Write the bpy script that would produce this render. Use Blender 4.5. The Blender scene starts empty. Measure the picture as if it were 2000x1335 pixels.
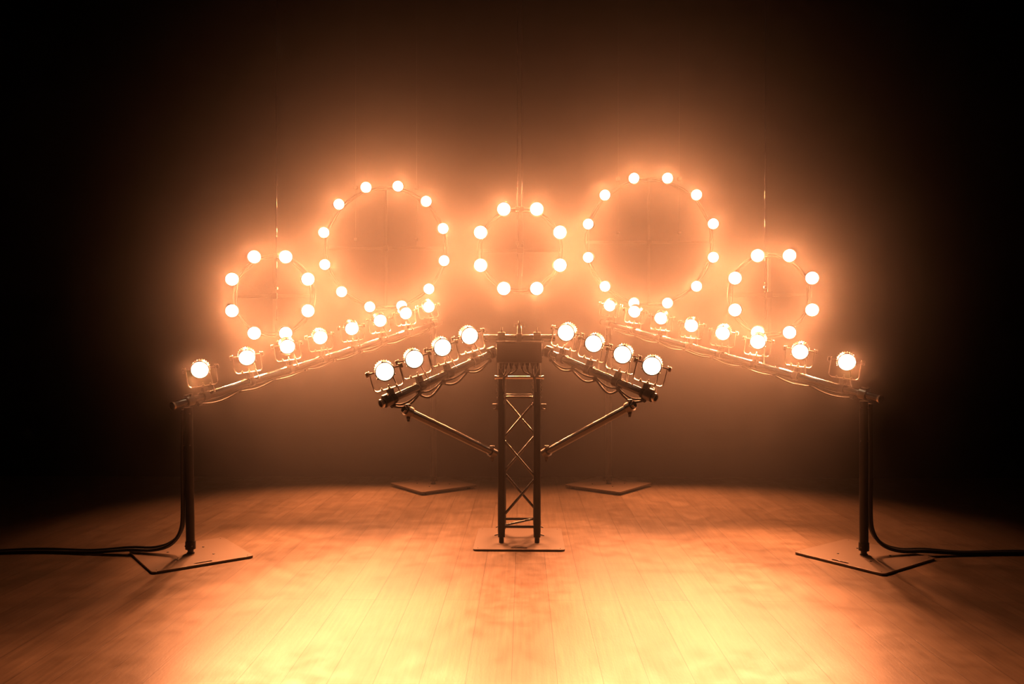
import bpy, bmesh, math, random
from mathutils import Vector, Matrix, Quaternion
random.seed(7)
S = bpy.context.scene
COL = S.collection
V = Vector
PI = math.pi

# ------------------------------------------------------------------ camera, world, exposure, haze
HC = 1.34                                   # eye height
YAW = math.atan(21 / 1540)                  # the boards run along +y
cam_d = bpy.data.cameras.new('camera')
cam_d.sensor_width = 36.0
cam_d.lens = 36.0 * 1540 / 2000
cam_d.shift_y = (674 - 667.5) / 2000      # the horizon lies at row 674
cam_d.clip_end = 60
cam = bpy.data.objects.new('camera', cam_d)
cam.location = (0, 0, HC)
cam.rotation_euler = (PI / 2, 0, YAW)
COL.objects.link(cam)
S.camera = cam

W = bpy.data.worlds.new('World')
S.world = W
W.use_nodes = True
W.node_tree.nodes['Background'].inputs[0].default_value = (0, 0, 0, 1)
W.node_tree.nodes['Background'].inputs[1].default_value = 0.0

S.view_settings.view_transform = 'Standard'
S.view_settings.look = 'None'
S.view_settings.exposure = 0.0
S.view_settings.gamma = 1.0
S.view_settings.use_curve_mapping = False
S.display_settings.display_device = 'sRGB'

S.cycles.use_denoising = True
try:
    S.cycles.denoiser = 'OPENIMAGEDENOISE'
except Exception:
    pass
S.cycles.max_bounces = 5
S.cycles.diffuse_bounces = 3
S.cycles.glossy_bounces = 3
S.cycles.volume_bounces = 0
S.cycles.sample_clamp_indirect = 4.0
S.cycles.use_adaptive_sampling = True
S.cycles.adaptive_threshold = 0.025

# lamp light: one tungsten colour for every lamp
TUNGSTEN = (1.0, 0.315, 0.115)
# beam of each kind of lamp: watts, full cone, inward degrees, degrees below the horizon
BEAM = {'small': (160.0, 48, 24.0, 53), 'large': (118.0, 70, 1.0, 59.5), 'middle': (76.0, 56, 0.0, 40),
        'long': (145.0, 43, 27.0, 42), 'short': (98.0, 62, 11.0, 46)}
BEAM_BLEND = 0.85
RING_SPILL, BOOM_SPILL = 120.0, 90.0         # wide light towards the audience
SPILL_CONE, SPILL_BLEND = math.radians(88), 1.0
HAZE_DENSITY, HAZE_G = 0.0148, 0.73

# ------------------------------------------------------------------ materials
def mat(name, base, rough=0.5, metal=0.0, spec=0.5, bump=0.0, scale=40.0, var=0.0):
    m = bpy.data.materials.new(name)
    m.use_nodes = True
    nt = m.node_tree
    b = nt.nodes['Principled BSDF']
    b.inputs['Base Color'].default_value = (*base, 1)
    b.inputs['Roughness'].default_value = rough
    b.inputs['Metallic'].default_value = metal
    b.inputs['Specular IOR Level'].default_value = spec
    if bump or var:
        tc = nt.nodes.new('ShaderNodeTexCoord')
        n = nt.nodes.new('ShaderNodeTexNoise')
        n.inputs['Scale'].default_value = scale
        n.inputs['Detail'].default_value = 4
        nt.links.new(tc.outputs['Object'], n.inputs['Vector'])
        if bump:
            bp = nt.nodes.new('ShaderNodeBump')
            bp.inputs['Strength'].default_value = bump
            bp.inputs['Distance'].default_value = 0.002
            nt.links.new(n.outputs['Fac'], bp.inputs['Height'])
            nt.links.new(bp.outputs['Normal'], b.inputs['Normal'])
        if var:
            mr = nt.nodes.new('ShaderNodeMapRange')
            mr.inputs['To Min'].default_value = max(0.02, rough - var)
            mr.inputs['To Max'].default_value = min(1.0, rough + var)
            nt.links.new(n.outputs['Fac'], mr.inputs['Value'])
            nt.links.new(mr.outputs['Result'], b.inputs['Roughness'])
    return m

M_BLACK = mat('black_powder_coat', (0.018, 0.017, 0.016), 0.38, 0.0, 0.5, 0.05, 300, 0.06)
M_CAN = mat('black_lamp_can', (0.025, 0.024, 0.023), 0.30, 0.4, 0.5, 0.0, 60, 0.06)
M_TUBE = mat('black_gloss_tube', (0.010, 0.0095, 0.009), 0.20, 0.0, 0.9, 0.0, 25, 0.02)
M_STEEL = mat('zinc_steel', (0.11, 0.105, 0.10), 0.32, 1.0, 0.5, 0.0, 60, 0.08)
M_BRIGHT = mat('polished_aluminium', (0.55, 0.53, 0.50), 0.25, 1.0, 0.5, 0.0, 60, 0.05)
M_TRUSS = mat('black_truss_tube', (0.006, 0.0055, 0.005), 0.36, 0.0, 0.3, 0.0, 30, 0.04)
M_PLATE = mat('base_plate_paint', (0.112, 0.082, 0.060), 0.38, 0.0, 0.45, 0.15, 220, 0.06)
M_RUBBER = mat('black_rubber', (0.012, 0.012, 0.012), 0.55, 0.0, 0.4, 0.1, 200, 0.05)
M_BOX = mat('black_steel_case', (0.03, 0.028, 0.027), 0.5, 0.0, 0.4, 0.1, 200, 0.05)
M_TAPE = mat('black_tape', (0.02, 0.02, 0.02), 0.6)
M_SLOT = mat('bolt_steel', (0.05, 0.05, 0.05), 0.5, 0.6)

def lens_material():
    m = bpy.data.materials.new('lit_lens')
    m.use_nodes = True
    nt = m.node_tree
    nt.nodes.clear()
    o = nt.nodes.new('ShaderNodeOutputMaterial')
    e = nt.nodes.new('ShaderNodeEmission')
    e.inputs['Color'].default_value = (1.0, 0.74, 0.46, 1)
    e.inputs['Strength'].default_value = 9.0
    nt.links.new(e.outputs[0], o.inputs['Surface'])
    try:
        m.cycles.emission_sampling = 'NONE'
    except Exception:
        pass
    return m
M_LENS = lens_material()

def floor_material():
    m = bpy.data.materials.new('stage_boards')
    m.use_nodes = True
    nt = m.node_tree
    N, Lk = nt.nodes, nt.links
    b = N['Principled BSDF']
    tc = N.new('ShaderNodeTexCoord')
    rot = N.new('ShaderNodeMapping')
    rot.inputs['Rotation'].default_value = (0, 0, PI / 2)
    rot.inputs['Location'].default_value = (0.35, 0.045, 0)
    Lk.new(tc.outputs['Object'], rot.inputs['Vector'])
    br = N.new('ShaderNodeTexBrick')
    br.offset = 0.37; br.offset_frequency = 3; br.squash = 1.0
    br.inputs['Scale'].default_value = 1.0
    br.inputs['Brick Width'].default_value = 1.9
    br.inputs['Row Height'].default_value = 0.183
    br.inputs['Mortar Size'].default_value = 0.0015
    br.inputs['Mortar Smooth'].default_value = 0.2
    br.inputs['Bias'].default_value = 0.0
    br.inputs['Color1'].default_value = (0.112, 0.080, 0.054, 1)
    br.inputs['Color2'].default_value = (0.134, 0.097, 0.067, 1)
    br.inputs['Mortar'].default_value = (0.035, 0.021, 0.012, 1)
    Lk.new(rot.outputs['Vector'], br.inputs['Vector'])
    # long grain
    gm = N.new('ShaderNodeMapping')
    gm.inputs['Scale'].default_value = (55, 2.2, 1)
    Lk.new(tc.outputs['Object'], gm.inputs['Vector'])
    g = N.new('ShaderNodeTexNoise')
    g.inputs['Scale'].default_value = 1.0
    g.inputs['Detail'].default_value = 6
    g.inputs['Roughness'].default_value = 0.65
    Lk.new(gm.outputs['Vector'], g.inputs['Vector'])
    # blotchy wear
    w = N.new('ShaderNodeTexNoise')
    w.inputs['Scale'].default_value = 8.0
    w.inputs['Detail'].default_value = 7
    w.inputs['Roughness'].default_value = 0.62
    Lk.new(tc.outputs['Object'], w.inputs['Vector'])
    def ramp(src, a, c):
        r = N.new('ShaderNodeMapRange')
        r.inputs['From Min'].default_value = 0.3; r.inputs['From Max'].default_value = 0.7
        r.inputs['To Min'].default_value = a; r.inputs['To Max'].default_value = c
        Lk.new(src, r.inputs['Value'])
        return r.outputs['Result']
    def mul(c, f):
        x = N.new('ShaderNodeMix'); x.data_type = 'RGBA'; x.blend_type = 'MULTIPLY'
        x.inputs['Factor'].default_value = 1.0
        Lk.new(c, x.inputs[6]); Lk.new(f, x.inputs[7])
        return x.outputs[2]
    c = mul(br.outputs['Color'], ramp(g.outputs['Fac'], 0.76, 1.20))
    c = mul(c, ramp(w.outputs['Fac'], 0.86, 1.09))
    Lk.new(c, b.inputs['Base Color'])
    # roughness
    fine = N.new('ShaderNodeTexNoise')
    fine.inputs['Scale'].default_value = 60
    fine.inputs['Detail'].default_value = 5
    fm = N.new('ShaderNodeMapping')
    fm.inputs['Scale'].default_value = (2.0, 0.6, 1)
    Lk.new(tc.outputs['Object'], fm.inputs['Vector'])
    Lk.new(fm.outputs['Vector'], fine.inputs['Vector'])
    Lk.new(ramp(w.outputs['Fac'], 0.33, 0.47), b.inputs['Roughness'])
    b.inputs['Specular IOR Level'].default_value = 0.14
    bp = N.new('ShaderNodeBump')
    bp.inputs['Strength'].default_value = 0.35
    bp.inputs['Distance'].default_value = 0.0012
    ad = N.new('ShaderNodeMath'); ad.operation = 'ADD'
    Lk.new(g.outputs['Fac'], ad.inputs[0]); Lk.new(fine.outputs['Fac'], ad.inputs[1])
    sb = N.new('ShaderNodeMath'); sb.operation = 'SUBTRACT'
    Lk.new(ad.outputs[0], sb.inputs[0]); Lk.new(br.outputs['Fac'], sb.inputs[1])
    Lk.new(sb.outputs[0], bp.inputs['Height'])
    Lk.new(bp.outputs['Normal'], b.inputs['Normal'])
    return m
M_FLOOR = floor_material()
M_DRAPE = mat('black_stage_drape', (0.012, 0.011, 0.011), 0.9, 0.0, 0.1, 0.3, 120)
M_CEIL = mat('black_ceiling', (0.012, 0.011, 0.010), 0.9, 0.0, 0.1, 0.1, 10)

# ------------------------------------------------------------------ mesh builder
def frame_of(d):
    d = d.normalized()
    a = V((0, 0, 1)) if abs(d.z) < 0.9 else V((1, 0, 0))
    x = d.cross(a).normalized()
    y = d.cross(x).normalized()
    return x, y, d

class MB:
    def __init__(s):
        s.v, s.f, s.sm = [], [], []
    def add(s, vs, fs, smooth=False):
        o = len(s.v)
        s.v += [tuple(p) for p in vs]
        for f in fs:
            s.f.append(tuple(i + o for i in f)); s.sm.append(smooth)
    def sweep(s, pts, r, n=12, caps=True, closed=False):
        pts = [V(p) for p in pts]
        m = len(pts)
        rs = r if isinstance(r, (list, tuple)) else [r] * m
        tang = []
        for i in range(m):
            if closed:
                t = pts[(i + 1) % m] - pts[i - 1]
            else:
                t = pts[min(i + 1, m - 1)] - pts[max(i - 1, 0)]
            tang.append(t.normalized())
        x, y, _ = frame_of(tang[0])
        rings = []
        for i in range(m):
            t = tang[i]
            x = (x - t * x.dot(t)).normalized()
            y = t.cross(x).normalized()
            rings.append([pts[i] + (x * math.cos(a) + y * math.sin(a)) * rs[i] for a in [2 * PI * k / n for k in range(n)]])
        vs = [p for ring in rings for p in ring]
        fs = []
        for i in range(m if closed else m - 1):
            j = (i + 1) % m
            for k in range(n):
                l = (k + 1) % n
                fs.append((i * n + k, i * n + l, j * n + l, j * n + k))
        s.add(vs, fs, True)
        if caps and not closed:
            s.add(rings[0], [tuple(range(n))[::-1]])
            s.add(rings[-1], [tuple(range(n))])
        return s
    def tube(s, p, q, r, n=16, r2=None):
        p, q = V(p), V(q)
        return s.sweep([p, q], [r, r if r2 is None else r2], n)
    def hollow(s, p, q, r, ri, n=20):
        p, q = V(p), V(q)
        return s.lathe([(ri, 0), (r, 0), (r, 1), (ri, 1)], p, q - p, n, closed=True, flat=True)
    def lathe(s, prof, o=(0, 0, 0), axis=(0, 1, 0), n=24, closed=False, flat=False):
        """prof: (radius, position along axis); axis length scales the positions"""
        o, ax = V(o), V(axis)
        x, y, _ = frame_of(ax)
        segs = list(zip(prof, prof[1:] + ([prof[0]] if closed else [])))
        segs = segs if closed else segs[:len(prof) - 1]
        for (r0, h0), (r1, h1) in segs:
            a = [o + ax * h0 + (x * math.cos(2 * PI * k / n) + y * math.sin(2 * PI * k / n)) * r0 for k in range(n)]
            b = [o + ax * h1 + (x * math.cos(2 * PI * k / n) + y * math.sin(2 * PI * k / n)) * r1 for k in range(n)]
            fs = [(k, (k + 1) % n, n + (k + 1) % n, n + k) for k in range(n)]
            s.add(a + b, fs, True)
        return s
    def dome(s, o, axis, r, h, n=28, m=7):
        """a spherical cap of radius r and height h on o, bulging along axis"""
        o, ax = V(o), V(axis).normalized()
        x, y, _ = frame_of(ax)
        R = (r * r + h * h) / (2 * h)
        t0 = math.asin(min(1, r / R))
        if h > r: t0 = PI - t0
        vs, fs = [], []
        for i in range(m):
            t = t0 * (1 - i / m)
            for k in range(n):
                a = 2 * PI * k / n
                vs.append(o + ax * (R * math.cos(t) - (R - h)) + (x * math.cos(a) + y * math.sin(a)) * R * math.sin(t))
        vs.append(o + ax * h)
        for i in range(m - 1):
            for k in range(n):
                l = (k + 1) % n
                fs.append((i * n + k, i * n + l, (i + 1) * n + l, (i + 1) * n + k))
        for k in range(n):
            fs.append(((m - 1) * n + k, (m - 1) * n + (k + 1) % n, m * n))
        s.add(vs, fs, True)
        return s
    def box(s, c, size, rot=None, bev=0.0):
        bm = bmesh.new()
        bmesh.ops.create_cube(bm, size=1)
        for v in bm.verts:
            v.co = V((v.co.x * size[0], v.co.y * size[1], v.co.z * size[2]))
        if bev:
            bmesh.ops.bevel(bm, geom=list(bm.edges), offset=bev, segments=2, affect='EDGES', profile=0.5)
        R = rot.to_3x3() if rot is not None else Matrix.Identity(3)
        bm.verts.index_update()
        s.add([R @ v.co + V(c) for v in bm.verts], [[v.index for v in f.verts] for f in bm.faces])
        bm.free()
        return s
    def torus(s, c, axis, R, r, n=32, k=8):
        c = V(c); x, y, _ = frame_of(V(axis))
        return s.sweep([c + (x * math.cos(2 * PI * i / n) + y * math.sin(2 * PI * i / n)) * R for i in range(n)], r, k, closed=True)
    def strip(s, pts, wdir, w, t):
        """a bent flat bar: width w along wdir, thickness t"""
        pts = [V(p) for p in pts]; wd = V(wdir).normalized()
        m = len(pts); vs = []
        for i, p in enumerate(pts):
            d = (pts[min(i + 1, m - 1)] - pts[max(i - 1, 0)]).normalized()
            nn = d.cross(wd).normalized()
            for a, b in ((-1, -1), (1, -1), (1, 1), (-1, 1)):
                vs.append(p + wd * (a * w / 2) + nn * (b * t / 2))
        fs = [(3, 2, 1, 0), tuple(4 * (m - 1) + i for i in range(4))]
        for i in range(m - 1):
            for k in range(4):
                l = (k + 1) % 4
                fs.append((4 * i + k, 4 * i + l, 4 * i + 4 + l, 4 * i + 4 + k))
        s.add(vs, fs)
        return s
    def mesh(s, name, material):
        me = bpy.data.meshes.new(name)
        me.from_pydata(s.v, [], s.f)
        me.polygons.foreach_set('use_smooth', s.sm)
        me.materials.append(material)
        bm = bmesh.new(); bm.from_mesh(me)
        bmesh.ops.recalc_face_normals(bm, faces=bm.faces)
        bm.to_mesh(me); bm.free()
        me.update()
        return me
    def build(s, name, material, parent=None, loc=None, rot=None):
        o = bpy.data.objects.new(name, s.mesh(name, material))
        COL.objects.link(o)
        if parent is not None: o.parent = parent
        if loc is not None: o.location = loc
        if rot is not None: o.rotation_euler = rot
        return o

def tag(o, label, cat, group=None, kind=None):
    o['label'] = label; o['category'] = cat
    if group: o['group'] = group
    if kind: o['kind'] = kind
    return o

def thing(name, label, cat, loc=(0, 0, 0), rotz=0.0, group=None):
    o = bpy.data.objects.new(name, None)
    o.empty_display_size = 0.05
    COL.objects.link(o)
    o.location = loc; o.rotation_euler = (0, 0, rotz)
    return tag(o, label, cat, group)

def structure(o):
    o['kind'] = 'structure'
    return o

def copy_tree(o, parent=None):
    c = o.copy(); COL.objects.link(c)
    if parent is not None:
        c.parent = parent
        c.matrix_parent_inverse = o.matrix_parent_inverse.copy()
    for ch in list(o.children):
        copy_tree(ch, c)
    return c

def bez(ctrl, n=12):
    """Catmull-Rom through the control points"""
    P = [V(p) for p in ctrl]
    P = [P[0] * 2 - P[1]] + P + [P[-1] * 2 - P[-2]]
    out = []
    for i in range(1, len(P) - 2):
        for k in range(n):
            t = k / n
            a, b, c, d = P[i - 1:i + 3]
            out.append(0.5 * ((2 * b) + (c - a) * t + (2 * a - 5 * b + 4 * c - d) * t * t + (3 * b - a - 3 * c + d) * t ** 3))
    out.append(P[-2])
    return out

def slotted_plate(name, size, thick, z0, corner, slots, holes, material, parent):
    """a flat plate with rounded corners, handle slots (x, y, length, width, along_x) and bolt holes (x, y, r)"""
    cu = bpy.data.curves.new(name, 'CURVE')
    cu.dimensions = '2D'; cu.fill_mode = 'BOTH'
    cu.extrude = thick / 2 - 0.0005; cu.bevel_depth = 0.0005; cu.bevel_resolution = 1
    def poly(pts):
        sp = cu.splines.new('POLY'); sp.points.add(len(pts) - 1)
        for p, q in zip(sp.points, pts): p.co = (q[0], q[1], 0, 1)
        sp.use_cyclic_u = True
    h = size / 2 - corner
    pts = []
    for q, (sx, sy) in enumerate(((1, 1), (-1, 1), (-1, -1), (1, -1))):
        for k in range(7):
            a = q * PI / 2 + k / 6 * PI / 2
            pts.append((sx * h + corner * math.cos(a), sy * h + corner * math.sin(a)))
    poly(pts)
    for x, y, l, w, ax in slots:
        pts = []
        for e in (1, -1):
            for k in range(9):
                a = (-PI / 2 + PI * k / 8) + (0 if e == 1 else PI)
                px, py = e * (l / 2 - w / 2) + w / 2 * math.cos(a), w / 2 * math.sin(a)
                pts.append((x + px, y + py) if ax else (x - py, y + px))
        poly(pts)
    for x, y, r in holes:
        poly([(x + r * math.cos(2 * PI * k / 12), y + r * math.sin(2 * PI * k / 12)) for k in range(12)])
    tmp = bpy.data.objects.new('tmp', cu); COL.objects.link(tmp)
    dg = bpy.context.evaluated_depsgraph_get()
    me = bpy.data.meshes.new_from_object(tmp.evaluated_get(dg))
    bpy.data.objects.remove(tmp); bpy.data.curves.remove(cu)
    me.materials.clear(); me.materials.append(material)
    for p in me.polygons: p.use_smooth = False
    me.name = name
    o = bpy.data.objects.new(name, me); COL.objects.link(o)
    o.parent = parent; o.location = (0, 0, z0 + thick / 2)
    return o

# ------------------------------------------------------------------ the room
m = MB(); m.box((0, 2.5, -0.05), (15.0, 11.4, 0.1))
structure(m.build('floor', M_FLOOR))
def drape(name, p0, p1, z1, amp, wl, inward):
    p0, p1 = V(p0), V(p1)
    L = (p1 - p0).length; d = (p1 - p0) / L; nrm = V(inward)
    n = int(L / wl * 10); zs = [0.0, 0.5, 2.0, 3.5, z1]
    b = MB(); vs = []; fs = []
    ph = random.random() * 6
    for j, z in enumerate(zs):
        for i in range(n + 1):
            t = i / n * L
            a = amp * (math.sin(2 * PI * t / wl + ph + 0.8 * math.sin(t * 1.7)) + 0.35 * math.sin(2 * PI * t / wl * 2.3 + ph * 2))
            vs.append(p0 + d * t + nrm * a + V((0, 0, z)))
    for j in range(len(zs) - 1):
        for i in range(n):
            a = j * (n + 1) + i
            fs.append((a, a + 1, a + n + 2, a + n + 1))
    b.add(vs, fs, True)
    o = b.build(name, M_DRAPE)
    so = o.modifiers.new('thick', 'SOLIDIFY'); so.thickness = 0.01; so.offset = 0
    return structure(o)
drape('wall_back', (-7.2, 8.02, 0), (7.2, 8.02, 0), 5.0, 0.016, 0.9, (0, -1, 0))
drape('wall_left', (-7.2, -1.5, 0), (-7.2, 7.9, 0), 5.0, 0.04, 0.5, (1, 0, 0))
drape('wall_right', (7.2, -1.5, 0), (7.2, 7.9, 0), 5.0, 0.04, 0.5, (-1, 0, 0))
m = MB(); m.box((0, 2.5, 5.05), (15.0, 11.4, 0.1))
structure(m.build('ceiling', M_CEIL))

# ------------------------------------------------------------------ base plates and stands
def plate_part(parent, thick, z0, rot_slot, material=M_PLATE):
    a = rot_slot
    def R(x, y): return (x * math.cos(a) - y * math.sin(a), x * math.sin(a) + y * math.cos(a))
    sx, sy = R(0, -0.262)
    along = abs(math.cos(a)) > 0.5
    holes = [(*R(x, y), 0.005) for x, y in ((0.11, 0.11), (-0.11, 0.11), (0.11, -0.11), (-0.11, -0.11), (0.27, 0.27), (-0.27, -0.27), (0.27, -0.27), (-0.27, 0.27))]
    p = slotted_plate('base_plate', 0.6, thick, z0, 0.022, [(sx, sy, 0.112, 0.024, along)], holes, material, parent)
    return p

def pole_stand(label, x, y, rot, slot_rot, top, plate_top, thick, group, lean=(0, 0), r=0.027, side=0):
    st = thing('boom_stand', label, 'stand', (x, y, 0), rot, group)
    z0 = plate_top - thick
    plate_part(st, thick, z0, slot_rot)
    if z0 > 0.002:
        for sx in (-1, 1):
            for sy in (-1, 1):
                b = MB(); b.tube((sx * 0.24, sy * 0.24, 0), (sx * 0.24, sy * 0.24, z0), 0.018, 14)
                b.build('rubber_foot', M_RUBBER, st)
    inv = Matrix.Rotation(-rot, 3, 'Z')
    tp = inv @ V((lean[0], lean[1], top))
    b0 = V((0, 0, plate_top))
    ax = (tp - b0).normalized()
    b = MB(); b.lathe([(0.0, 0), (0.024, 0), (0.024, 0.006), (0.0185, 0.008), (0.0185, 0.03), (0.022, 0.032)], b0, ax, 20)
    b.build('spigot', M_SLOT, st)
    b = MB(); b.tube(b0 + ax * 0.026, tp - ax * 0.015, r, 24)
    pole = b.build('pole', M_TRUSS, st)
    u, v, _ = frame_of(ax)
    for hgt in (0.05, 0.36 * top * 2, top * 0.93):
        for w in (v, -u):
            b = MB(); b.tube(b0 + ax * hgt + w * (r - 0.002), b0 + ax * hgt + w * (r + 0.008), 0.005, 8)
            b.build('grub_screw', M_STEEL, pole)
    b = MB(); b.lathe([(r, 0), (r + 0.005, 0), (r + 0.005, 0.05), (r, 0.05)], b0 + ax * 0.028, ax, 24)
    b.build('collar', M_TRUSS, st)
    for k in range(4):
        a = PI / 4 + k * PI / 2 
        b = MB(); p = V((0.11 * math.sqrt(2) * math.cos(a), 0.11 * math.sqrt(2) * math.sin(a), plate_top))
        b.lathe([(0.0075, 0), (0.0075, 0.004), (0.0, 0.005)], p, (0, 0, 1), 6)
        b.build('bolt', M_SLOT, st)
    return st

D2R = PI / 180
# pole tops meet the undersides of the booms
LB_A, LB_B = V((-0.836, 7.429, 1.543)), V((-2.135, 5.002, 0.984))
RB_A, RB_B = V((0.812, 7.452, 1.543)), V((2.161, 5.020, 1.029))
pole_stand('pole stand on a square plate holding up the near end of the long left boom', -2.118, 5.001, (172.7 - 135 + .78) * D2R, 0, 0.958, 0.015, 0.012, 'pole stands under the long booms', (-0.017, 0.0))
pole_stand('pole stand on a square plate holding up the near end of the long right boom', 2.160, 5.023, (170.3 - 135 + .78) * D2R, -PI / 2, 1.002, 0.015, 0.012, 'pole stands under the long booms')
pole_stand('pole stand with raised plate in front of the drape, left of the tower', -0.844, 7.430, (172.2 - 135 + .78) * D2R, PI, 1.515, 0.034, 0.014, 'pole stands under the long booms')
pole_stand('pole stand with raised plate in front of the drape, right of the tower', 0.809, 7.453, (187.0 - 135 + .78) * D2R, PI / 2, 1.515, 0.034, 0.014, 'pole stands under the long booms')

# ------------------------------------------------------------------ truss tower
TX, TY = -0.023, 5.434
tower = thing('truss_tower', 'black square truss tower with crossed braces standing on a square plate', 'truss', (TX, TY, 0), -0.3 * D2R)
plate_part(tower, 0.012, 0.0, 0)
CH = 0.12
for sx in (-1, 1):
    for sy in (-1, 1):
        b = MB()
        b.tube((sx * CH, sy * CH, 0.085), (sx * CH, sy * CH, 1.335), 0.025, 24)
        b.build('chord', M_TRUSS, tower)
        b = MB()
        b.lathe([(0.0, 0.012), (0.017, 0.012), (0.017, 0.045), (0.024, 0.05), (0.024, 0.085), (0.0, 0.085)], (sx * CH, sy * CH, 0), (0, 0, 1), 20)
        fo = b.build('coupler_foot', M_TRUSS, tower)
        b = MB()
        p = V((sx * CH, sy * CH, 0.067))
        b.tube(p + V((sx * 0.023, 0, -0.001)), p + V((sx * 0.047, -sy * 0.004, -0.008)), 0.004, 8)
        b.build('locking_pin', M_SLOT, fo)
nodes = [0.965, 0.705, 0.445, 0.185]
def face(pt, flip):
    """pt(s, z): a point on that face, s = -1/1 at its chords"""
    for i in range(3):
        s = 1 if (i + flip) % 2 == 0 else -1
        b = MB(); b.tube(pt(s * 0.86, nodes[i] - 0.008), pt(-s * 0.86, nodes[i + 1] + 0.012), 0.0092, 10)
        b.build('diagonal_brace', M_TUBE, tower)
    for z in (0.99, 0.118):
        b = MB(); b.tube(pt(-0.82, z), pt(0.82, z), 0.0092, 10)
        b.build('cross_brace', M_TUBE, tower)
face(lambda s, z: V((s * CH, -CH, z)), 0)
face(lambda s, z: V((s * CH, CH, z)), 1)
face(lambda s, z: V((-CH, s * CH, z)), 0)
face(lambda s, z: V((CH, s * CH, z)), 1)
b = MB(); b.tube((-CH * 0.86, -CH * 0.86, 0.124), (CH * 0.86, CH * 0.86, 0.124), 0.008, 10)
b.build('diagonal_brace', M_TUBE, tower)
# small bolts at the outer side of the chords
for sx in (-1, 1):
    b = MB()
    b.lathe([(0.0, 0.0), (0.010, 0.0), (0.010, 0.016), (0.0, 0.016)], (sx * 0.147, -CH, 0.91), (sx, 0, 0), 6)
    b.tube((sx * 0.144, -CH, 0.91), (sx * 0.175, -CH, 0.91), 0.005, 8)
    b.box((sx * 0.164, -CH, 0.942), (0.034, 0.03, 0.010), None, 0.002)
    b.box((sx * 0.150, -CH, 0.928), (0.008, 0.03, 0.028), None, 0.002)
    b.build('chord_clamp', M_STEEL, tower)

# top crossbar with two half couplers and a winged connector
cb = thing('crossbar', 'short horizontal pipe with two pipe clamps across the top of the truss tower', 'pipe', (TX, TY - 0.165, 1.388))
b = MB(); b.hollow((-0.238, 0, 0), (0.238, 0, 0), 0.0242, 0.020, 24)
b.build('pipe', M_TUBE, cb)
for sx in (-1, 1):
    b = MB()
    b.lathe([(0.025, 0), (0.033, 0), (0.033, 1), (0.025, 1)], (sx * 0.118 - 0.025, 0, 0), (0.05, 0, 0), 20, closed=True)
    b.box((sx * 0.118, 0.0, 0.034), (0.05, 0.04, 0.012), None, 0.003)
    cl = b.build('half_coupler', M_STEEL, cb)
    b = MB()
    b.tube((sx * 0.118, 0, 0.036), (sx * 0.118, 0, 0.072), 0.006, 10)
    b.lathe([(0, 0), (0.011, 0), (0.011, 0.009), (0, 0.009)], (sx * 0.118, 0, 0.041), (0, 0, 1), 6)
    b.build('bolt', M_STEEL, cl)
    # strap down to the chords behind
    b = MB(); b.tube((sx * 0.118, 0.0, -0.03), (sx * 0.118, 0.0, -0.16), 0.012, 12)
    b.box((sx * 0.118, 0.012, -0.085), (0.03, 0.024, 0.05), None, 0.002)
    b.build('hanger_strap', M_TRUSS, cb)
b = MB()
b.lathe([(0.025, 0), (0.034, 0), (0.034, 1), (0.025, 1)], (-0.017, 0, 0), (0.034, 0, 0), 20, closed=True)
b.box((0, 0, 0.05), (0.028, 0.028, 0.036), None, 0.004)
b.lathe([(0.015, 0), (0.010, 0.022), (0.014, 0.032), (0.0, 0.032)], (0, 0, 0.066), (0, 0, 1), 16)
wc = b.build('wing_clamp', M_STEEL, cb)
b = MB()
b.strip([(-0.034, 0, 0.078), (-0.034, 0, 0.094), (-0.010, 0, 0.098), (0.010, 0, 0.098), (0.036, 0, 0.094), (0.036, 0, 0.074)], (0, 1, 0), 0.018, 0.006)
b.tube((0, 0, 0.095), (0, 0, 0.116), 0.007, 10)
b.build('wing_nut', M_STEEL, wc)

# distribution box hanging in front of the tower head
dx = thing('distribution_box', 'black metal power box with cables plugged in below, on the tower head', 'power box', (TX, TY - 0.215, 1.292))
b = MB(); b.box((0, 0, 0), (0.30, 0.10, 0.135), None, 0.006)
b.box((0, 0.0, 0.0715), (0.316, 0.112, 0.008), None, 0.002)
b.build('casing', M_BOX, dx)
for sx in (-1, 1):
    b = MB(); b.strip([(sx * 0.152, 0, 0.05), (sx * 0.163, 0, 0.045), (sx * 0.163, 0, -0.025), (sx * 0.152, 0, -0.03)], (0, 1, 0), 0.03, 0.006)
    b.build('handle', M_STEEL, dx)
for k in range(8):
    x = -0.122 + 0.244 * k / 7
    b = MB(); b.lathe([(0, 0), (0.013, 0), (0.013, 0.02), (0.010, 0.024), (0.010, 0.042), (0, 0.044)], (x, -0.006, -0.066), (0, 0, -1), 14)
    pl = b.build('plug', M_RUBBER, dx)
    s = -1 if k < 4 else 1
    tgt = s * (0.098 + 0.006 * (k % 2))
    b = MB(); b.sweep(bez([(x, -0.006, -0.105), (x + (tgt - x) * 0.18, -0.01 - 0.008 * (k % 3), -0.128), (x + (tgt - x) * 0.75, -0.012, -0.153), (tgt, -0.004, -0.175), (tgt + s * 0.004, 0.02, -0.22 - 0.02 * (k % 3))], 8), 0.005, 8)
    b.build('cable', M_RUBBER, pl)

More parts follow.
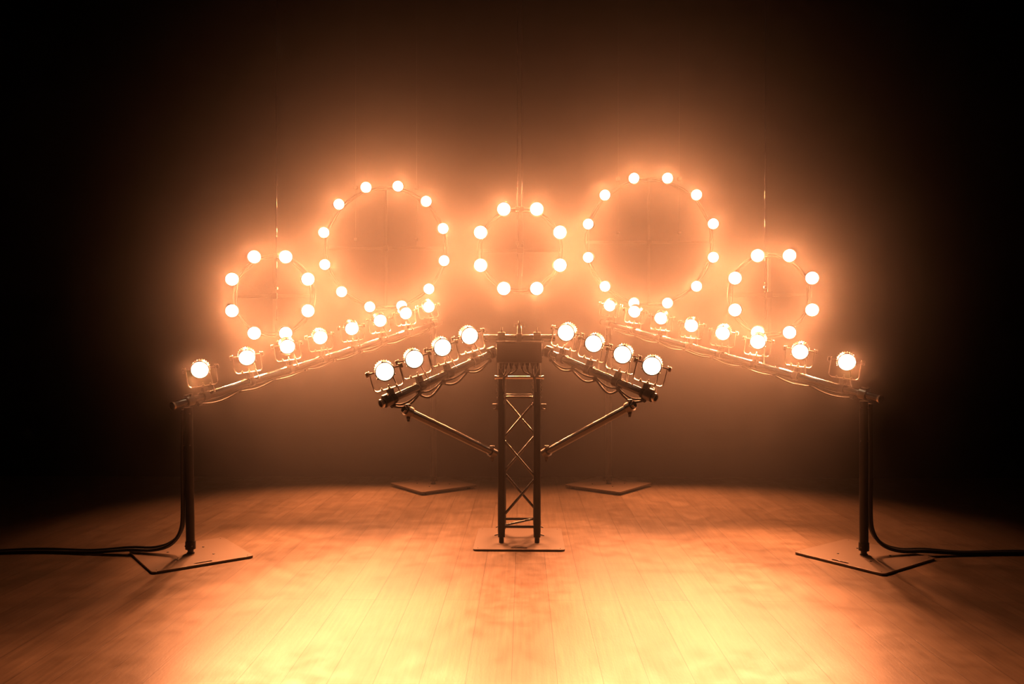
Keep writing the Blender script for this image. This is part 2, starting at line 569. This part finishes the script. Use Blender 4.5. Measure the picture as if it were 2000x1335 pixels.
# bright cross tube in front of the tower with four short hanging chains
hb = thing('hanging_rail', 'polished horizontal tube across the front of the tower below the power box', 'rail', (TX, TY - 0.163, 1.125))
b = MB(); b.tube((-0.158, 0, 0), (0.158, 0, 0), 0.0115, 16)
for sx in (-1, 1): b.lathe([(0, 0), (0.014, 0), (0.014, 0.012), (0, 0.012)], (sx * 0.152, 0, 0), (sx, 0, 0), 14)
b.build('tube', M_BRIGHT, hb)
for sx in (-1, 1):
    b = MB(); b.box((sx * 0.12, 0.012, 0.0), (0.024, 0.016, 0.03), None, 0.002)
    b.build('clip', M_TRUSS, hb)
for i, (x, L, lab) in enumerate(((-0.148, 8, 'short steel chain on the outer left end of the polished tower rail'), (-0.098, 8, 'short steel chain on the polished tower rail, just right of the left chord'),
                            (0.088, 9, 'short steel chain on the polished tower rail, just left of the right chord'), (0.146, 7, 'short steel chain on the outer right end of the polished tower rail'))):
    t = MB()
    z = -0.012
    for k in range(L):
        c = V((TX + x, TY - 0.163, 1.125 + z - 0.009))
        pts = []
        a = 0.0 if k % 2 else PI / 2
        for q in range(14):
            w = 2 * PI * q / 14
            px, pz = 0.0065 * math.cos(w), 0.0125 * math.sin(w)
            pts.append(c + V((px * math.cos(a), px * math.sin(a), pz)))
        t.sweep(pts, 0.0022, 6, closed=True)
        z -= 0.0205
    tag(t.build('safety_chain', M_STEEL), lab, 'chain', 'chains on the tower rail')

# ------------------------------------------------------------------ booms
UP = V((0, 0, 1))
def boom(name, label, A, B, t0, t1, group, clamps):
    D = (B - A); L = D.length; D = D / L
    Z = (UP - D * UP.dot(D)).normalized(); X = D.cross(Z).normalized()
    o = thing('lighting_boom', label, 'boom', A + D * t0, 0, group)
    o.rotation_mode = 'QUATERNION'
    o.rotation_quaternion = Matrix((D, Z.cross(D), Z)).transposed().to_quaternion()
    LL = t1 - t0
    b = MB(); b.hollow((0, 0, 0), (LL, 0, 0), 0.0245, 0.0205, 24)
    b.build('pipe', M_TUBE, o)
    for x in (0.006, LL - 0.012):
        b = MB(); b.lathe([(0.0245, 0), (0.0268, 0), (0.0268, 0.012), (0.0245, 0.012), (0.0195, 0.013)], (x, 0, 0), (1, 0, 0), 24)
        b.build('end_ring', M_BRIGHT, o)
    for t in clamps:
        x = t - t0
        b = MB(); b.lathe([(0.025, 0), (0.034, 0), (0.034, 1), (0.025, 1)], (x - 0.025, 0, 0), (0.05, 0, 0), 20, closed=True)
        b.box((x, 0, 0.036), (0.05, 0.03, 0.014), None, 0.003)
        cl = b.build('pipe_clamp', M_STEEL, o)
        b = MB(); b.tube((x, 0.012, 0.036), (x, 0.042, 0.036), 0.005, 8)
        b.lathe([(0, 0), (0.011, 0), (0.011, 0.012), (0, 0.012)], (x, 0.026, 0.036), (0, 1, 0), 6)
        b.build('bolt', M_STEEL, cl)
    return D, Z, X

def festoon(label, A, D, t0, t1, n, drop, sag, group, side):
    """the lamps' feed cable tied under the boom, hanging in loops"""
    o = thing('feed_cable', label, 'cable', A + D * t0, 0, group)
    base = A + D * t0
    out = V((side, 0, 0))
    for j, (dr, sg, r) in enumerate(((drop, sag, 0.007), (drop - 0.012, sag * 0.55, 0.006))):
        pts = []
        N = n * 12
        for i in range(N + 1):
            u = i / N
            ph = (u * n) % 1.0 if i < N else 1.0
            k = int(min(u * n, n - 1))
            amp = (0.6 + 0.4 * ((k * 7 + 3 * j) % 5) / 4)
            pts.append(D * ((t1 - t0) * u) - UP * (dr + sg * amp * math.sin(PI * ph)) + out * (0.006 * math.sin(u * 9 + j)) + V((0, -0.012 * j, 0)))
        b = MB(); b.sweep(pts, r, 8)
        b.build('cable', M_RUBBER, o)
    for k in range(n + 1):
        p = D * ((t1 - t0) * k / n) - UP * (drop - 0.01)
        b = MB(); b.sweep([p - D * 0.012 - UP * 0.004, p + D * 0.012 - UP * 0.004], 0.015, 10)
        b.build('tape_tie', M_TAPE, o)

LAMPS_L = [0.069, 0.432, 0.801, 1.170, 1.546, 1.896, 2.282, 2.675]
LAMPS_R = [-0.004, 0.385, 0.761, 1.152, 1.518, 1.885, 2.278, 2.658]
IL_A, IL_B = V((-0.018, 5.430, 1.372)), V((-0.809, 4.689, 1.007))
IR_A, IR_B = V((-0.018, 5.430, 1.372)), V((0.763, 4.711, 1.038))
LAMPS_IL = [0.425, 0.656, 0.882, 1.103]
LAMPS_IR = [0.385, 0.620, 0.850, 1.069]

fl = boom('lighting_boom', 'long sloping pipe on two stands carrying eight spotlights, left', LB_A, LB_B, -0.13, 2.93, 'long sloping booms', [0.005, 2.80])
fr = boom('lighting_boom', 'long sloping pipe on two stands carrying eight spotlights, right', RB_A, RB_B, -0.13, 2.95, 'long sloping booms', [0.005, 2.825])
il = boom('lighting_boom', 'short pipe with four spotlights reaching from the tower to the left', IL_A, IL_B, 0.23, 1.19, 'short booms on the tower', [0.27, 1.14])
ir = boom('lighting_boom', 'short pipe with four spotlights reaching from the tower to the right', IR_A, IR_B, 0.23, 1.15, 'short booms on the tower', [0.27, 1.10])
festoon('black feed cable taped under the long left boom', LB_A, fl[0], 0.1, 2.72, 8, 0.044, 0.022, 'feed cables under the booms', 1)
festoon('black feed cable taped under the long right boom', RB_A, fr[0], 0.1, 2.74, 8, 0.044, 0.022, 'feed cables under the booms', -1)
festoon('black feed cable looping under the short left boom', IL_A, il[0], 0.30, 1.10, 4, 0.046, 0.05, 'feed cables under the booms', 1)
festoon('black feed cable looping under the short right boom', IR_A, ir[0], 0.30, 1.06, 4, 0.046, 0.05, 'feed cables under the booms', -1)

# struts propping the short booms
def strut(label, P, Q, chord):
    P, Q = V(P), V(Q)
    o = thing('diagonal_strut', label, 'strut', Q, 0, 'struts under the short booms')
    d = (P - Q); L = d.length; d = d / L
    b = MB(); b.hollow(d * 0.03, d * (L - 0.02), 0.0245, 0.0205, 24)
    b.build('tube', M_TUBE, o)
    for e, p in ((0, V((0, 0, 0))), (1, d * L)):
        b = MB()
        ax = V((0, 0, 1)) if e == 0 else V((0.75 if d.x < 0 else -0.75, 0.6, 0.33)).normalized()
        c = p
        b.lathe([(0.0255, 0), (0.0335, 0), (0.0335, 1), (0.0255, 1)], c + d * (0.045 if e == 0 else -0.06) - d * 0.02, d * 0.04, 18, closed=True)
        b.box(c + d * (0.045 if e == 0 else -0.06) + UP * 0.036, (0.03, 0.03, 0.016), None, 0.003)
        b.box(c + d * (0.045 if e == 0 else -0.06) - UP * 0.038, (0.022, 0.022, 0.022), None, 0.003)
        cl = b.build('swivel_coupler', M_STEEL, o)
        b = MB()
        q = c + d * (0.045 if e == 0 else -0.06)
        b.tube(q + UP * 0.03 + V((0, -0.01, 0)), q + UP * 0.03 + V((0, -0.045, 0)), 0.005, 8)
        b.lathe([(0, 0), (0.010, 0), (0.010, 0.010), (0, 0.010)], q + UP * 0.03 + V((0, -0.026, 0)), (0, -1, 0), 6)
        b.build('bolt', M_STEEL, cl)
        b = MB(); b.tube(q - UP * 0.045, q - UP * 0.062, 0.008, 8)
        b.build('bolt', M_STEEL, cl)
    return o
strut('bright diagonal tube propping the short left boom against the tower', (-0.735, 4.745, 0.965), (-0.172, 5.262, 0.612), -1)
strut('bright diagonal tube propping the short right boom against the tower', (0.690, 4.765, 0.995), (0.127, 5.262, 0.612), 1)

# ------------------------------------------------------------------ spotlights
def light_data(name, power, cone, blend):
    l = bpy.data.lights.new(name, 'SPOT')
    l.energy = power; l.color = TUNGSTEN
    l.spot_size = cone; l.spot_blend = blend
    l.shadow_soft_size = 0.035
    return l
L_BEAM = {k: light_data(k + '_beam', b[0], math.radians(b[1]), BEAM_BLEND) for k, b in BEAM.items()}
L_BSPILL = light_data('boom_spill', BOOM_SPILL, SPILL_CONE, SPILL_BLEND)
L_SPILL = light_data('ring_spill', RING_SPILL, SPILL_CONE, SPILL_BLEND)

def set_beam(h, root_rot, kind, sign):
    """give the lamp's bulb the beam of its kind; root_rot: the lamp's own rotation"""
    g = child(h, 'bulb')
    g.data = L_BEAM[kind]
    d = root_rot.transposed() @ aim_dir(sign * BEAM[kind][2], BEAM[kind][3])
    g.rotation_euler = (h.rotation_quaternion.inverted() @ d).to_track_quat('-Z', 'Z').to_euler()

def add_bulb(data, parent, y):
    o = bpy.data.objects.new('bulb', data); COL.objects.link(o)
    o.parent = parent
    o.location = (0, y, 0)
    o.rotation_euler = (-PI / 2, 0, 0)        # shine along -y
    o.rotation_euler = (PI / 2, 0, PI)
    o.rotation_euler = V((0, -1, 0)).to_track_quat('-Z', 'Z').to_euler()
    return o

PIV = 0.182                                   # pivot above the pipe axis
def make_spotlight():
    r = thing('spotlight', 'spotlight', 'spotlight')
    # can, seen from the front along +y
    b = MB()
    b.lathe([(0.0585, -0.052), (0.063, -0.050), (0.0645, -0.046), (0.0645, -0.010), (0.0625, -0.006), (0.0625, 0.030), (0.052, 0.058), (0.034, 0.072), (0.030, 0.074), (0.030, 0.092), (0.0, 0.096)], (0, 0, 0), (0, 1, 0), 36)
    h = b.build('housing', M_CAN, r)
    b = MB()
    for k in range(24):
        a = 2 * PI * k / 24
        Rm = Matrix.Rotation(a, 3, 'Y')
        b.box(Rm @ V((0, 0.016, 0.0625)), (0.0035, 0.040, 0.008), Rm)
    b.build('cooling_fins', M_CAN, h)
    b = MB()
    b.lathe([(0.0588, -0.054), (0.0595, -0.062), (0.0625, -0.064), (0.0665, -0.062), (0.0665, -0.048), (0.0645, -0.046)], (0, 0, 0), (0, 1, 0), 36)
    for k in range(3):
        a = 2 * PI * k / 3 + PI / 2
        b.box((0.068 * math.cos(a), -0.056, 0.068 * math.sin(a)), (0.010, 0.014, 0.010), Matrix.Rotation(-a, 3, 'Y'), 0.002)
    b.build('bezel', M_CAN, h)
    b = MB(); b.dome((0, -0.053, 0), (0, -1, 0), 0.0590, 0.014)
    b.build('lens', M_LENS, h)
    add_bulb(L_BEAM['long'], h, -0.112)
    add_bulb(L_BSPILL, h, -0.114).name = 'spill'
    h.scale = (0.88, 0.88, 0.88)
    # tilt knobs and axle
    for sx in (-1, 1):
        b = MB()
        b.tube((sx * 0.062, 0, 0), (sx * 0.102, 0, 0), 0.005, 10)
        b.lathe([(0, 0), (0.013, 0), (0.015, 0.003), (0.015, 0.012), (0.012, 0.016), (0, 0.016)], (sx * 0.097, 0, 0), (sx, 0, 0), 14)
        b.build('tilt_knob', M_STEEL, r)
    # yoke: a bent flat bar
    pts = [(-0.091, 0, 0.016), (-0.091, 0, -0.095), (-0.086, 0, -0.108), (-0.074, 0, -0.116), (0.074, 0, -0.116), (0.086, 0, -0.108), (0.091, 0, -0.095), (0.091, 0, 0.016)]
    b = MB(); b.strip(pts, (0, 1, 0), 0.026, 0.005)
    b.build('yoke', M_STEEL, r)
    for x in (-0.045, 0.0, 0.045):
        b = MB()
        b.lathe([(0, 0), (0.0085, 0), (0.0085, 0.007), (0, 0.007)], (x, 0, -0.1135), (0, 0, 1), 6)
        b.tube((x, 0, -0.108), (x, 0, -0.100 + (0.008 if x == 0 else 0)), 0.004, 8)
        b.build('bolt', M_STEEL, r)
    # hook clamp round the pipe (its own x runs along the pipe)
    b = MB()
    b.lathe([(0.0252, 0), (0.0325, 0), (0.0325, 1), (0.0252, 1)], (-0.02, 0, 0), (0.04, 0, 0), 20, closed=True)
    b.box((0, 0, 0.046), (0.036, 0.034, 0.034), None, 0.004)
    b.tube((0, 0.02, 0.02), (0, 0.052, 0.012), 0.006, 8)
    c = b.build('pipe_clamp', M_TRUSS, r, (0, 0, -PIV))
    b = MB(); b.strip([(-0.016, 0.05, 0.012), (0.016, 0.05, 0.012)], (0, 0, 1), 0.012, 0.005)
    b.build('wing_bolt', M_STEEL, c)
    # supply lead from the back of the can down to the pipe
    b = MB(); b.sweep(bez([(0.02, 0.088, -0.012), (0.035, 0.118, -0.03), (0.045, 0.105, -0.095), (0.055, 0.045, -0.15), (0.062, 0.012, -0.17)], 7), 0.0045, 8)
    b.build('supply_lead', M_RUBBER, r)
    return r

def child(o, name):
    for c in o.children:
        if c.name.split('.')[0] == name: return c

spot0 = make_spotlight()
first = [True]
ORD = ['nearest', 'second nearest', 'third nearest', 'fourth nearest', 'fifth nearest', 'sixth nearest', 'seventh nearest', 'farthest']
def place_spot(P_on_axis, bd, Zb, aim, label, group, kind, sign):
    r = spot0 if first[0] else copy_tree(spot0)
    first[0] = False
    aim = V(aim).normalized()
    Yb = -(aim - Zb * aim.dot(Zb)).normalized()
    Xb = Yb.cross(Zb).normalized()
    R = Matrix((Xb, Yb, Zb)).transposed()
    r.rotation_mode = 'QUATERNION'
    r.rotation_quaternion = R.to_quaternion()
    r.location = P_on_axis + Zb * PIV
    h = child(r, 'housing')
    la = R.transposed() @ aim
    h.rotation_mode = 'QUATERNION'
    h.rotation_quaternion = V((0, -1, 0)).rotation_difference(la)
    set_beam(h, R, kind, sign)
    c = child(r, 'pipe_clamp')
    ld = R.transposed() @ bd
    c.rotation_mode = 'QUATERNION'
    c.rotation_quaternion = V((1, 0, 0)).rotation_difference(ld if ld.x >= 0 else -ld)
    r['label'] = label; r['group'] = group
    return r

def spots(A, fr_, ts, aims, labels, group, kind, sign):
    D, Z, X = fr_
    for t, aim, lb in zip(ts, aims, labels):
        place_spot(A + D * t, D, Z, aim, lb, group, kind, sign)

def aim_dir(inward, down):
    """inward: degrees to +x of straight ahead (-y); down: degrees below the horizon"""
    a, d = inward * D2R, down * D2R
    return V((math.sin(a) * math.cos(d), -math.cos(a) * math.cos(d), -math.sin(d)))
NUM = ['nearest', 'second', 'third', 'fourth', 'fifth', 'sixth', 'seventh', 'farthest']
def long_labels(side):
    out = []
    for k in range(8):                        # k = 0 is at the far end
        n = 7 - k
        if n == 0: out.append('lit round spotlight at the near end of the long %s boom, above its pole' % side)
        elif n == 7: out.append('lit round spotlight at the far top end of the long %s boom' % side)
        else: out.append('lit round spotlight, %s from the near end of the long %s boom' % (NUM[n], side))
    return out
inL = [18, 20, 20, 20, 22, 22, 22, 18]
dnL = [14, 14, 16, 16, 16, 16, 14, 8]
spots(LB_A, fl, LAMPS_L, [aim_dir(a, d) for a, d in zip(inL, dnL)], long_labels('left'), 'spotlights on the long left boom', 'long', 1)
spots(RB_A, fr, LAMPS_R, [aim_dir(-a, d) for a, d in zip(inL, dnL)], long_labels('right'), 'spotlights on the long right boom', 'long', -1)
def short_labels(side):
    return ['lit round spotlight next to the tower on the short %s boom' % side,
            'lit round spotlight, second from the tower on the short %s boom' % side,
            'lit round spotlight, third from the tower on the short %s boom' % side,
            'lit round spotlight at the outer end of the short %s boom' % side]
spots(IL_A, il, LAMPS_IL, [aim_dir(a, d) for a, d in ((16, 10), (16, 10), (16, 8), (14, 8))], short_labels('left'), 'spotlights on the short left boom', 'short', 1)
spots(IR_A, ir, LAMPS_IR, [aim_dir(-a, d) for a, d in ((16, 10), (16, 10), (16, 8), (14, 8))], short_labels('right'), 'spotlights on the short right boom', 'short', -1)

# ------------------------------------------------------------------ rings of lamps
def make_ring_lamp():
    r = thing('ring_lamp', 'ring lamp', 'lamp')
    b = MB()
    b.lathe([(0.056, -0.03), (0.0595, -0.028), (0.0605, -0.022), (0.0605, 0.012), (0.052, 0.034), (0.028, 0.046), (0.022, 0.05), (0.022, 0.064), (0.0, 0.066)], (0, 0, 0), (0, 1, 0), 28)
    h = b.build('housing', M_CAN, r)
    b = MB(); b.torus((0, -0.03, 0), (0, 1, 0), 0.0573, 0.0032, 28, 8)
    b.build('bezel', M_CAN, h)
    b = MB(); b.dome((0, -0.030, 0), (0, -1, 0), 0.0545, 0.024)
    b.build('lens', M_LENS, h)
    add_bulb(L_BEAM['small'], h, -0.098)
    add_bulb(L_SPILL, h, -0.100).name = 'spill'
    h.scale = (0.9, 0.9, 0.9)
    b = MB()
    b.tube((0, 0.030, 0), (0, 0.088, 0), 0.007, 10)
    b.box((0, 0.096, 0), (0.032, 0.014, 0.032), None, 0.003)
    b.build('mounting_bracket', M_TRUSS, r)
    return r
ring0 = make_ring_lamp()
firstr = [True]
PAIR8 = ['left of the two top lamps', 'right of the two top lamps', 'upper of the two right-hand lamps', 'lower of the two right-hand lamps',
         'right of the two bottom lamps', 'left of the two bottom lamps', 'lower of the two left-hand lamps', 'upper of the two left-hand lamps']
HOUR12 = ['left of the two top lamps', 'right of the two top lamps', 'lamp at half past one', 'upper of the two right-hand lamps', 'lower of the two right-hand lamps', 'lamp at half past four',
          'right of the two bottom lamps', 'left of the two bottom lamps', 'lamp at half past seven', 'lower of the two left-hand lamps', 'upper of the two left-hand lamps', 'lamp at half past ten']
def lamp_ring(label, short, C, R, n, phase, kind, sign, spill, hang):
    C = V(C)
    o = thing('lamp_ring', label, 'light ring', C, 0, 'hanging rings of lamps')
    def at(th, rr=R): return V((rr * math.sin(th), 0, rr * math.cos(th)))
    b = MB(); b.sweep([at(2 * PI * k / 72) for k in range(72)], 0.009, 10, closed=True)
    b.build('hoop', M_BLACK, o)
    for name, th in (('vertical_spoke', 0), ('horizontal_spoke', PI / 2)):
        b = MB(); b.box((0, 0.0, 0), (2 * R - 0.02, 0.006, 0.024) if th else (0.024, 0.006, 2 * R - 0.02), None, 0.001)
        b.build(name, M_BLACK, o)
    b = MB(); b.box((0, -0.006, 0), (0.05, 0.008, 0.05), None, 0.002)
    b.build('hub_plate', M_TRUSS, o)
    for px, r_ in hang:
        b = MB(); b.tube((px, 0.017, -R * 0.6 if r_ > 0.004 else 0.0), (px, 0.017, 4.998 - C.z), r_, 10)
        w = b.build('drop_pipe' if r_ > 0.004 else 'hanging_wire', M_TUBE if r_ > 0.004 else M_RUBBER, o)
        b = MB(); b.box((px, 0.012, R), (0.034, 0.04, 0.034), None, 0.003)
        b.build('clamp', M_BLACK, w)
        b = MB(); b.box((px, 0.012, 0.1 * R + 0.03), (0.026, 0.03, 0.02), None, 0.003)
        b.build('clamp', M_BLACK, w)
    # the feed wire looping from lamp to lamp behind the hoop
    b = MB()
    pts = []
    for k in range(n * 8):
        th = 2 * PI * k / (n * 8) + phase
        pts.append(at(th, R - 0.012 - 0.016 * abs(math.sin(n * (th - phase) / 2 + PI / 2))) + V((0, -0.016, 0)))
    b.sweep(pts, 0.004, 6, closed=True)
    b.build('feed_wire', M_RUBBER, o)
    face_dir = aim_dir(*spill)
    for i in range(n):
        th = 2 * PI * (i - 0.5) / n + phase
        r = ring0 if firstr[0] else copy_tree(ring0)
        firstr[0] = False
        r.location = C + at(th) + V((0, -0.114, 0))
        h = child(r, 'housing')
        h.rotation_mode = 'QUATERNION'
        h.rotation_quaternion = V((0, -1, 0)).rotation_difference(face_dir)
        set_beam(h, Matrix.Identity(3), kind, sign)
        nm = (PAIR8 if n == 8 else HOUR12)[i]
        r['label'] = 'glowing round %s on the %s' % (nm if nm.startswith('lamp') else 'lamp, ' + nm, short)
        r['group'] = 'lamps on the ' + short
    return o
lamp_ring('small hanging ring of eight lamps, left side, with a thin drop pipe', 'small left ring', (-2.017, 6.373, 1.741), 0.328, 8, 0.0, 'small', 1, (21, 4), [(0.012, 0.0045)])
lamp_ring('small hanging ring of eight lamps in the middle above the tower', 'small middle ring', (-0.019, 6.200, 2.084), 0.330, 8, 0.0, 'middle', 0, (0, 6), [(0.012, 0.0045), (-0.022, 0.0042)])
lamp_ring('large hanging ring of twelve lamps with crossed spokes, left of the middle', 'large left ring', (-1.341, 7.702, 2.292), 0.595, 12, -1.8 * D2R, 'large', 1, (13, 7), [(0.3, 0.0015), (-0.3, 0.0015)])
lamp_ring('large hanging ring of twelve lamps with crossed spokes, right of the middle', 'large right ring', (1.236, 7.738, 2.349), 0.621, 12, 0.0, 'large', -1, (-13, 7), [(0.3, 0.0015), (-0.3, 0.0015)])
lamp_ring('small hanging ring of eight lamps, right side, with a thin drop pipe', 'small right ring', (2.001, 6.428, 1.749), 0.330, 8, 0.0, 'small', -1, (-21, 4), [(-0.028, 0.0045)])

# ------------------------------------------------------------------ floor cables
def floor_bundle(label, strands):
    o = thing('cable_bundle', label, 'cable', strands[0][0][-1], 0, 'cable bundles running off to the sides')
    base = V(strands[0][0][-1])
    for ctrl, r in strands:
        b = MB(); b.sweep([p - base for p in bez(ctrl, 10)], r, 10)
        b.build('cable', M_RUBBER, o)
    return o
def drop_strand(x0, y0, s, top, off, r, wob):
    """from the pole head down its outer side, out over the plate and along the floor to the side"""
    pole = 0.027 + r + 0.002
    ox = x0 + s * (pole + off[0]); oy = y0 + off[1]
    return ([(ox, oy, top), (ox + s * 0.004, oy, 0.60), (ox + s * 0.002, oy, 0.33), (ox + s * 0.014, oy, 0.17), (ox + s * 0.075, oy - 0.01, 0.075 + wob), (ox + s * 0.19, oy - 0.005, 0.036 + wob),
             (ox + s * 0.36, oy + 0.02 + wob, 0.030 + 0.6 * wob), (ox + s * 0.62, oy + 0.045 - wob, r + 0.6 * wob), (ox + s * 1.0, oy + 0.05 + 2 * wob, r + 0.3 * wob), (ox + s * 1.5, oy + 0.01, r), (ox + s * 2.6, oy + 0.06, r)], r)
floor_bundle('bundle of black cables running from the left pole across the floor to the left edge',
             [drop_strand(-2.122, 5.0, -1, 0.93, (0.0, 0.0), 0.010, 0.0), drop_strand(-2.122, 5.0, -1, 0.93, (0.004, 0.022), 0.010, 0.012), drop_strand(-2.122, 5.0, -1, 0.93, (0.0, -0.022), 0.009, 0.006)])
floor_bundle('bundle of black cables running from the right pole across the floor to the right edge',
             [drop_strand(2.160, 5.023, 1, 0.97, (0.0, 0.0), 0.012, 0.004), drop_strand(2.160, 5.023, 1, 0.97, (0.002, 0.025), 0.011, 0.010)])

# ------------------------------------------------------------------ haze filling the stage
def haze():
    m = bpy.data.materials.new('haze_volume')
    m.use_nodes = True
    nt = m.node_tree
    nt.nodes.clear()
    o = nt.nodes.new('ShaderNodeOutputMaterial')
    s = nt.nodes.new('ShaderNodeVolumeScatter')
    s.inputs['Color'].default_value = (1, 1, 1, 1)
    s.inputs['Density'].default_value = HAZE_DENSITY
    s.inputs['Anisotropy'].default_value = HAZE_G
    nt.links.new(s.outputs[0], o.inputs['Volume'])
    b = MB(); b.box((0, 6.2, 2.50), (14.0, 3.4, 4.96))
    h = b.build('haze', m)
    tag(h, 'thin warm stage haze glowing around all the lamps', 'haze', None, 'stuff')
haze()
